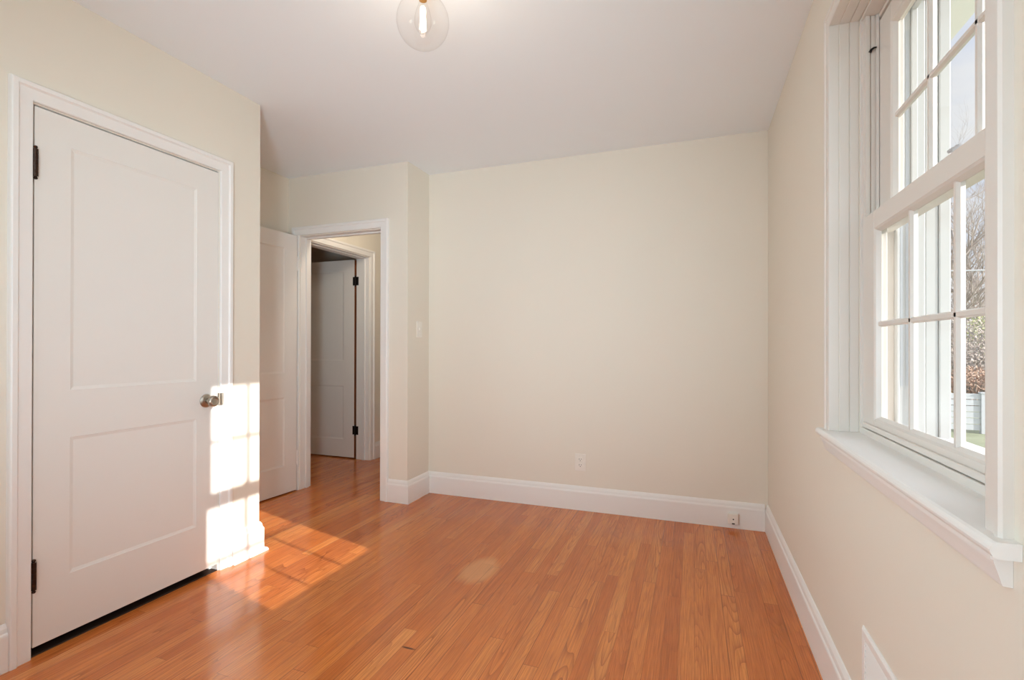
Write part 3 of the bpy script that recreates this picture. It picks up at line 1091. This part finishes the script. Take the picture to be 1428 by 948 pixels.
ot = empty('power_outlet', (-0.725, YB, 0.325))
tag(ot, 'white duplex power outlet low on the back wall', 'outlet')
bm = bmesh.new(); box(bm, -0.725 - 0.038, -0.725 + 0.038, YB - 0.006, YB, 0.325 - 0.059, 0.325 + 0.059)
link('wall_plate', bm, M_PLATE, ot, bevel=0.003)
for zc in (0.325 + 0.0195, 0.325 - 0.0195):
    bm = bmesh.new()
    pts = []
    for i in range(24):
        a = 2 * math.pi * i / 24
        pts.append((0.0172 * math.cos(a), max(-0.0135, min(0.0135, 0.0172 * math.sin(a)))))
    A = [bm.verts.new((-0.725 + a, YB - 0.005, zc + b)) for a, b in pts]
    B = [bm.verts.new((-0.725 + a, YB - 0.0085, zc + b)) for a, b in pts]
    for i in range(24):
        bm.faces.new((A[i], A[(i + 1) % 24], B[(i + 1) % 24], B[i]))
    bm.faces.new(A); bm.faces.new(B)
    r_ = link('receptacle', bm, M_PLATE, ot)
    bm = bmesh.new()
    box(bm, -0.725 - 0.0082, -0.725 - 0.0058, YB - 0.0092, YB - 0.0084, zc - 0.001, zc + 0.0085)
    box(bm, -0.725 + 0.0058, -0.725 + 0.0082, YB - 0.0092, YB - 0.0084, zc - 0.0, zc + 0.0075)
    lathe(bm, [(-0.0002, 0), (-0.0002, 0.0028), (0.0007, 0.0028), (0.0007, 0)], (-0.725, YB - 0.0085, zc - 0.0075), (0, -1, 0), 12)
    link('slots', bm, M_SLOT, r_)
bm = bmesh.new()
lathe(bm, [(0.005, 0), (0.005, 0.003), (0.0072, 0.0026), (0.0074, 0)], (-0.725, YB, 0.325), (0, -1, 0), 12)
link('screw', bm, M_PLATE, ot)

pj = empty('phone_jack', (0.232, YB - 0.018, 0.062))
tag(pj, 'small white surface-mounted phone jack on the back baseboard near the corner', 'phone jack')
bm = bmesh.new(); box(bm, 0.232 - 0.029, 0.232 + 0.029, YB - 0.018 - 0.024, YB - 0.0182, 0.062 - 0.031, 0.062 + 0.031)
link('jack_box', bm, M_PLATE, pj, bevel=0.003)
bm = bmesh.new()
lathe(bm, [(0, 0), (0, 0.0045), (0.001, 0.0045), (0.001, 0)], (0.234, YB - 0.0418, 0.062), (0, -1, 0), 12)
link('screw', bm, M_SLOT, pj)
bm = bmesh.new(); box(bm, 0.226, 0.242, YB - 0.0428, YB - 0.0416, 0.0315, 0.039)
link('socket', bm, M_SLOT, pj)

vt = empty('wall_vent', (XR, 1.375, 0.28))
tag(vt, 'white return-air grille low on the right wall', 'vent')
VY0, VY1, VZ0, VZ1 = 1.180, 1.569, 0.175, 0.378
bm = frame([(0, 0.0), (0, 0.005), (0.004, 0.0065), (0.020, 0.0065), (0.026, 0.003), (0.027, 0.0)], VY0 + 0.027, VY1 - 0.027, VZ0 + 0.027, VZ1 - 0.027,
           lambda u, z, t: (XR - t - 0.0002, u, z), bottom=True)
link('vent_frame', bm, M_TRIM, vt)
bm = bmesh.new(); box(bm, XR - 0.0012, XR - 0.0002, VY0 + 0.027, VY1 - 0.027, VZ0 + 0.027, VZ1 - 0.027)
link('backing', bm, M_SLOT, vt)
n = 11
for i in range(n):
    z = VZ0 + 0.032 + (VZ1 - VZ0 - 0.064) * i / (n - 1)
    bm = bmesh.new()
    pts = [(-0.0016, z + 0.006), (-0.0055, z - 0.004), (-0.0062, z - 0.0035), (-0.0023, z + 0.0065)]
    A = [bm.verts.new((XR + a, VY0 + 0.0268, b)) for a, b in pts]
    B = [bm.verts.new((XR + a, VY1 - 0.0268, b)) for a, b in pts]
    for q in range(4):
        bm.faces.new((A[q], A[(q + 1) % 4], B[(q + 1) % 4], B[q]))
    bm.faces.new(A); bm.faces.new(B)
    link('louver', bm, M_TRIM, vt)

# ------------------------------------------------------------------ outdoors
GZ0 = -0.95


def ground_z(x, y):
    s = max(0.0, min(1.0, (y - 16.5) / 8.0))
    return GZ0 + 0.45 * s * s * (3 - 2 * s)


bm = bmesh.new()
nx, ny = 24, 40
gv = [[bm.verts.new((0.70 + 40 * i / nx, -12 + 70 * j / ny, ground_z(0, -12 + 70 * j / ny))) for i in range(nx + 1)] for j in range(ny + 1)]
for j in range(ny):
    for i in range(nx):
        bm.faces.new((gv[j][i], gv[j][i + 1], gv[j + 1][i + 1], gv[j + 1][i]))
struct(link('ground', bm, M_LAWN), 'pale green lawn rising gently beyond the window', 'lawn')

fe = empty('yard_fence', (6.5, 15.0, GZ0))
tag(fe, 'white slatted yard fence on the lawn outside the window', 'fence')
for x in (4.75, 6.52, 8.25, 9.95):
    bm = bmesh.new()
    box(bm, x - 0.055, x + 0.055, 14.945, 15.055, GZ0, GZ0 + 0.96)
    box(bm, x - 0.07, x + 0.07, 14.93, 15.07, GZ0 + 0.96, GZ0 + 0.99)
    link('fence_post', bm, M_FENCE, fe, bevel=0.006)
for a, b in ((4.805, 6.465), (6.575, 8.195), (8.305, 9.895)):
    for k in range(6):
        bm = bmesh.new()
        z = GZ0 + 0.08 + k * 0.148
        box(bm, a, b, 14.98, 15.02, z, z + 0.132)
        link('fence_rail', bm, M_FENCE, fe)


def bare_tree(x, y, h, seed, label):
    rnd = random.Random(seed)
    gz = ground_z(x, y)
    root = empty('bare_tree', (x, y, gz))
    tag(root, label, 'tree', 'bare trees beyond the lawn')
    tb, bb = bmesh.new(), bmesh.new()
    top = Vector((x, y, gz - 0.05))
    pts, rr = [top.copy()], [0.17]
    d = Vector((rnd.uniform(-.1, .1), rnd.uniform(-.1, .1), 1)).normalized()
    n = 6
    for i in range(n):
        d = (d + Vector((rnd.uniform(-.12, .12), rnd.uniform(-.12, .12), 0.1))).normalized()
        top = top + d * (h * 0.75 / n)
        pts.append(top.copy()); rr.append(0.17 * (1 - (i + 1) / (n + 1)) + 0.015)
    tube(tb, pts, rr, 7)

    def grow(p, d, ln, r, depth):
        m = 3
        P, R = [p.copy()], [r]
        q = p.copy()
        for i in range(m):
            d = (d + Vector((rnd.uniform(-.3, .3), rnd.uniform(-.3, .3), rnd.uniform(-.08, .28)))).normalized()
            q = q + d * (ln / m)
            P.append(q.copy()); R.append(r * (1 - 0.62 * (i + 1) / m))
        tube(bb, P, R, 4)
        if depth == 0:
            return
        for i in range(1, m + 1):
            for _ in range(2 if depth > 1 else 3):
                nd = (d + Vector((rnd.uniform(-1, 1), rnd.uniform(-1, 1), rnd.uniform(-.35, .8)))).normalized()
                grow(P[i], nd, ln * rnd.uniform(.45, .7), R[i] * 0.72, depth - 1)
    for i in range(1, n + 1):
        for _ in range(3):
            a = rnd.uniform(0, 6.283)
            nd = Vector((math.cos(a), math.sin(a), rnd.uniform(.25, 1.0))).normalized()
            grow(pts[i], nd, h * rnd.uniform(.16, .28), rr[i] * 0.6, 2)
    link('trunk', tb, M_BARK, root)
    link('branches', bb, M_TWIG, root)
    return root


for i, (x, y, h, lb) in enumerate((
        (13.2, 32.0, 12.0, 'slender bare tree nearest to the wood edge outside'),
        (15.6, 37.5, 14.0, 'bare tree in the middle of the woods outside'),
        (20.5, 52.0, 15.5, 'tallest bare tree farthest back in the woods outside'),
        (24.0, 36.0, 12.0, 'bare tree rightmost beyond the wood edge outside'))):
    bare_tree(x, y, h, 40 + i, lb)


def shrub(x, y, rx, h, mat, seed, label, n=1500):
    rnd = random.Random(seed)
    gz = ground_z(x, y)
    root = empty('woodland_shrub', (x, y, gz))
    tag(root, label, 'shrub', 'shrubs along the wood edge')
    sb, lbm = bmesh.new(), bmesh.new()
    for _ in range(26):
        a = rnd.uniform(0, 6.283)
        e = Vector((x + math.cos(a) * rx * rnd.uniform(.2, .9), y + math.sin(a) * rx * rnd.uniform(.2, .9), gz + h * rnd.uniform(.6, 1.05)))
        b = Vector((x + rnd.uniform(-.2, .2), y + rnd.uniform(-.2, .2), gz - 0.03))
        m = b.lerp(e, .5) + Vector((rnd.uniform(-.2, .2), rnd.uniform(-.2, .2), .2))
        tube(sb, [b, m, e], [0.03, 0.02, 0.006], 4)
    for _ in range(n):
        while True:
            p = Vector((rnd.uniform(-1, 1), rnd.uniform(-1, 1), rnd.uniform(-1, 1)))
            if p.length < 1:
                break
        c = Vector((x + p.x * rx, y + p.y * rx, gz + h * 0.55 + p.z * h * 0.52))
        if c.z < gz + 0.03:
            continue
        u = Vector((rnd.uniform(-1, 1), rnd.uniform(-1, 1), rnd.uniform(-1, 1))).normalized()
        w = u.orthogonal().normalized()
        s = rnd.uniform(0.035, 0.08)
        q = [c + u * s, c + w * s * .55, c - u * s, c - w * s * .55]
        lbm.faces.new([lbm.verts.new(k) for k in q])
    link('stems', sb, M_BARK, root)
    link('foliage', lbm, mat, root)


for i, (x, y, rx, h, mt, lb) in enumerate((
        (8.25, 19.6, 0.80, 1.25, M_RUST, 'low rust coloured shrub just above the white fence'),
        (9.1, 21.6, 0.90, 2.0, M_TWIG, 'brown leafless shrub behind the rust coloured one'),
        (10.2, 23.6, 0.95, 2.5, M_TWIG, 'taller brown shrub in the middle of the wood edge'),
        (11.4, 25.7, 1.00, 3.2, M_OLIVE, 'tall yellow-green shrub at the wood edge'),
        (11.5, 28.0, 1.05, 3.3, M_TWIG, 'tall brown shrub farthest back along the wood edge'),
        (13.9, 28.2, 0.75, 2.8, M_TWIG, 'brown shrub rightmost along the wood edge'))):
    shrub(x, y, rx, h, mt, 90 + i, lb)

bm = bmesh.new()
tube(bm, [(1.5 + i * 2.0, 16.0, 3.3 - 0.25 * math.sin(math.pi * i / 8)) for i in range(9)], 0.018, 6)
tag(link('utility_wire', bm, M_FENCE), 'pale overhead utility wire crossing in front of the bare trees', 'wire')
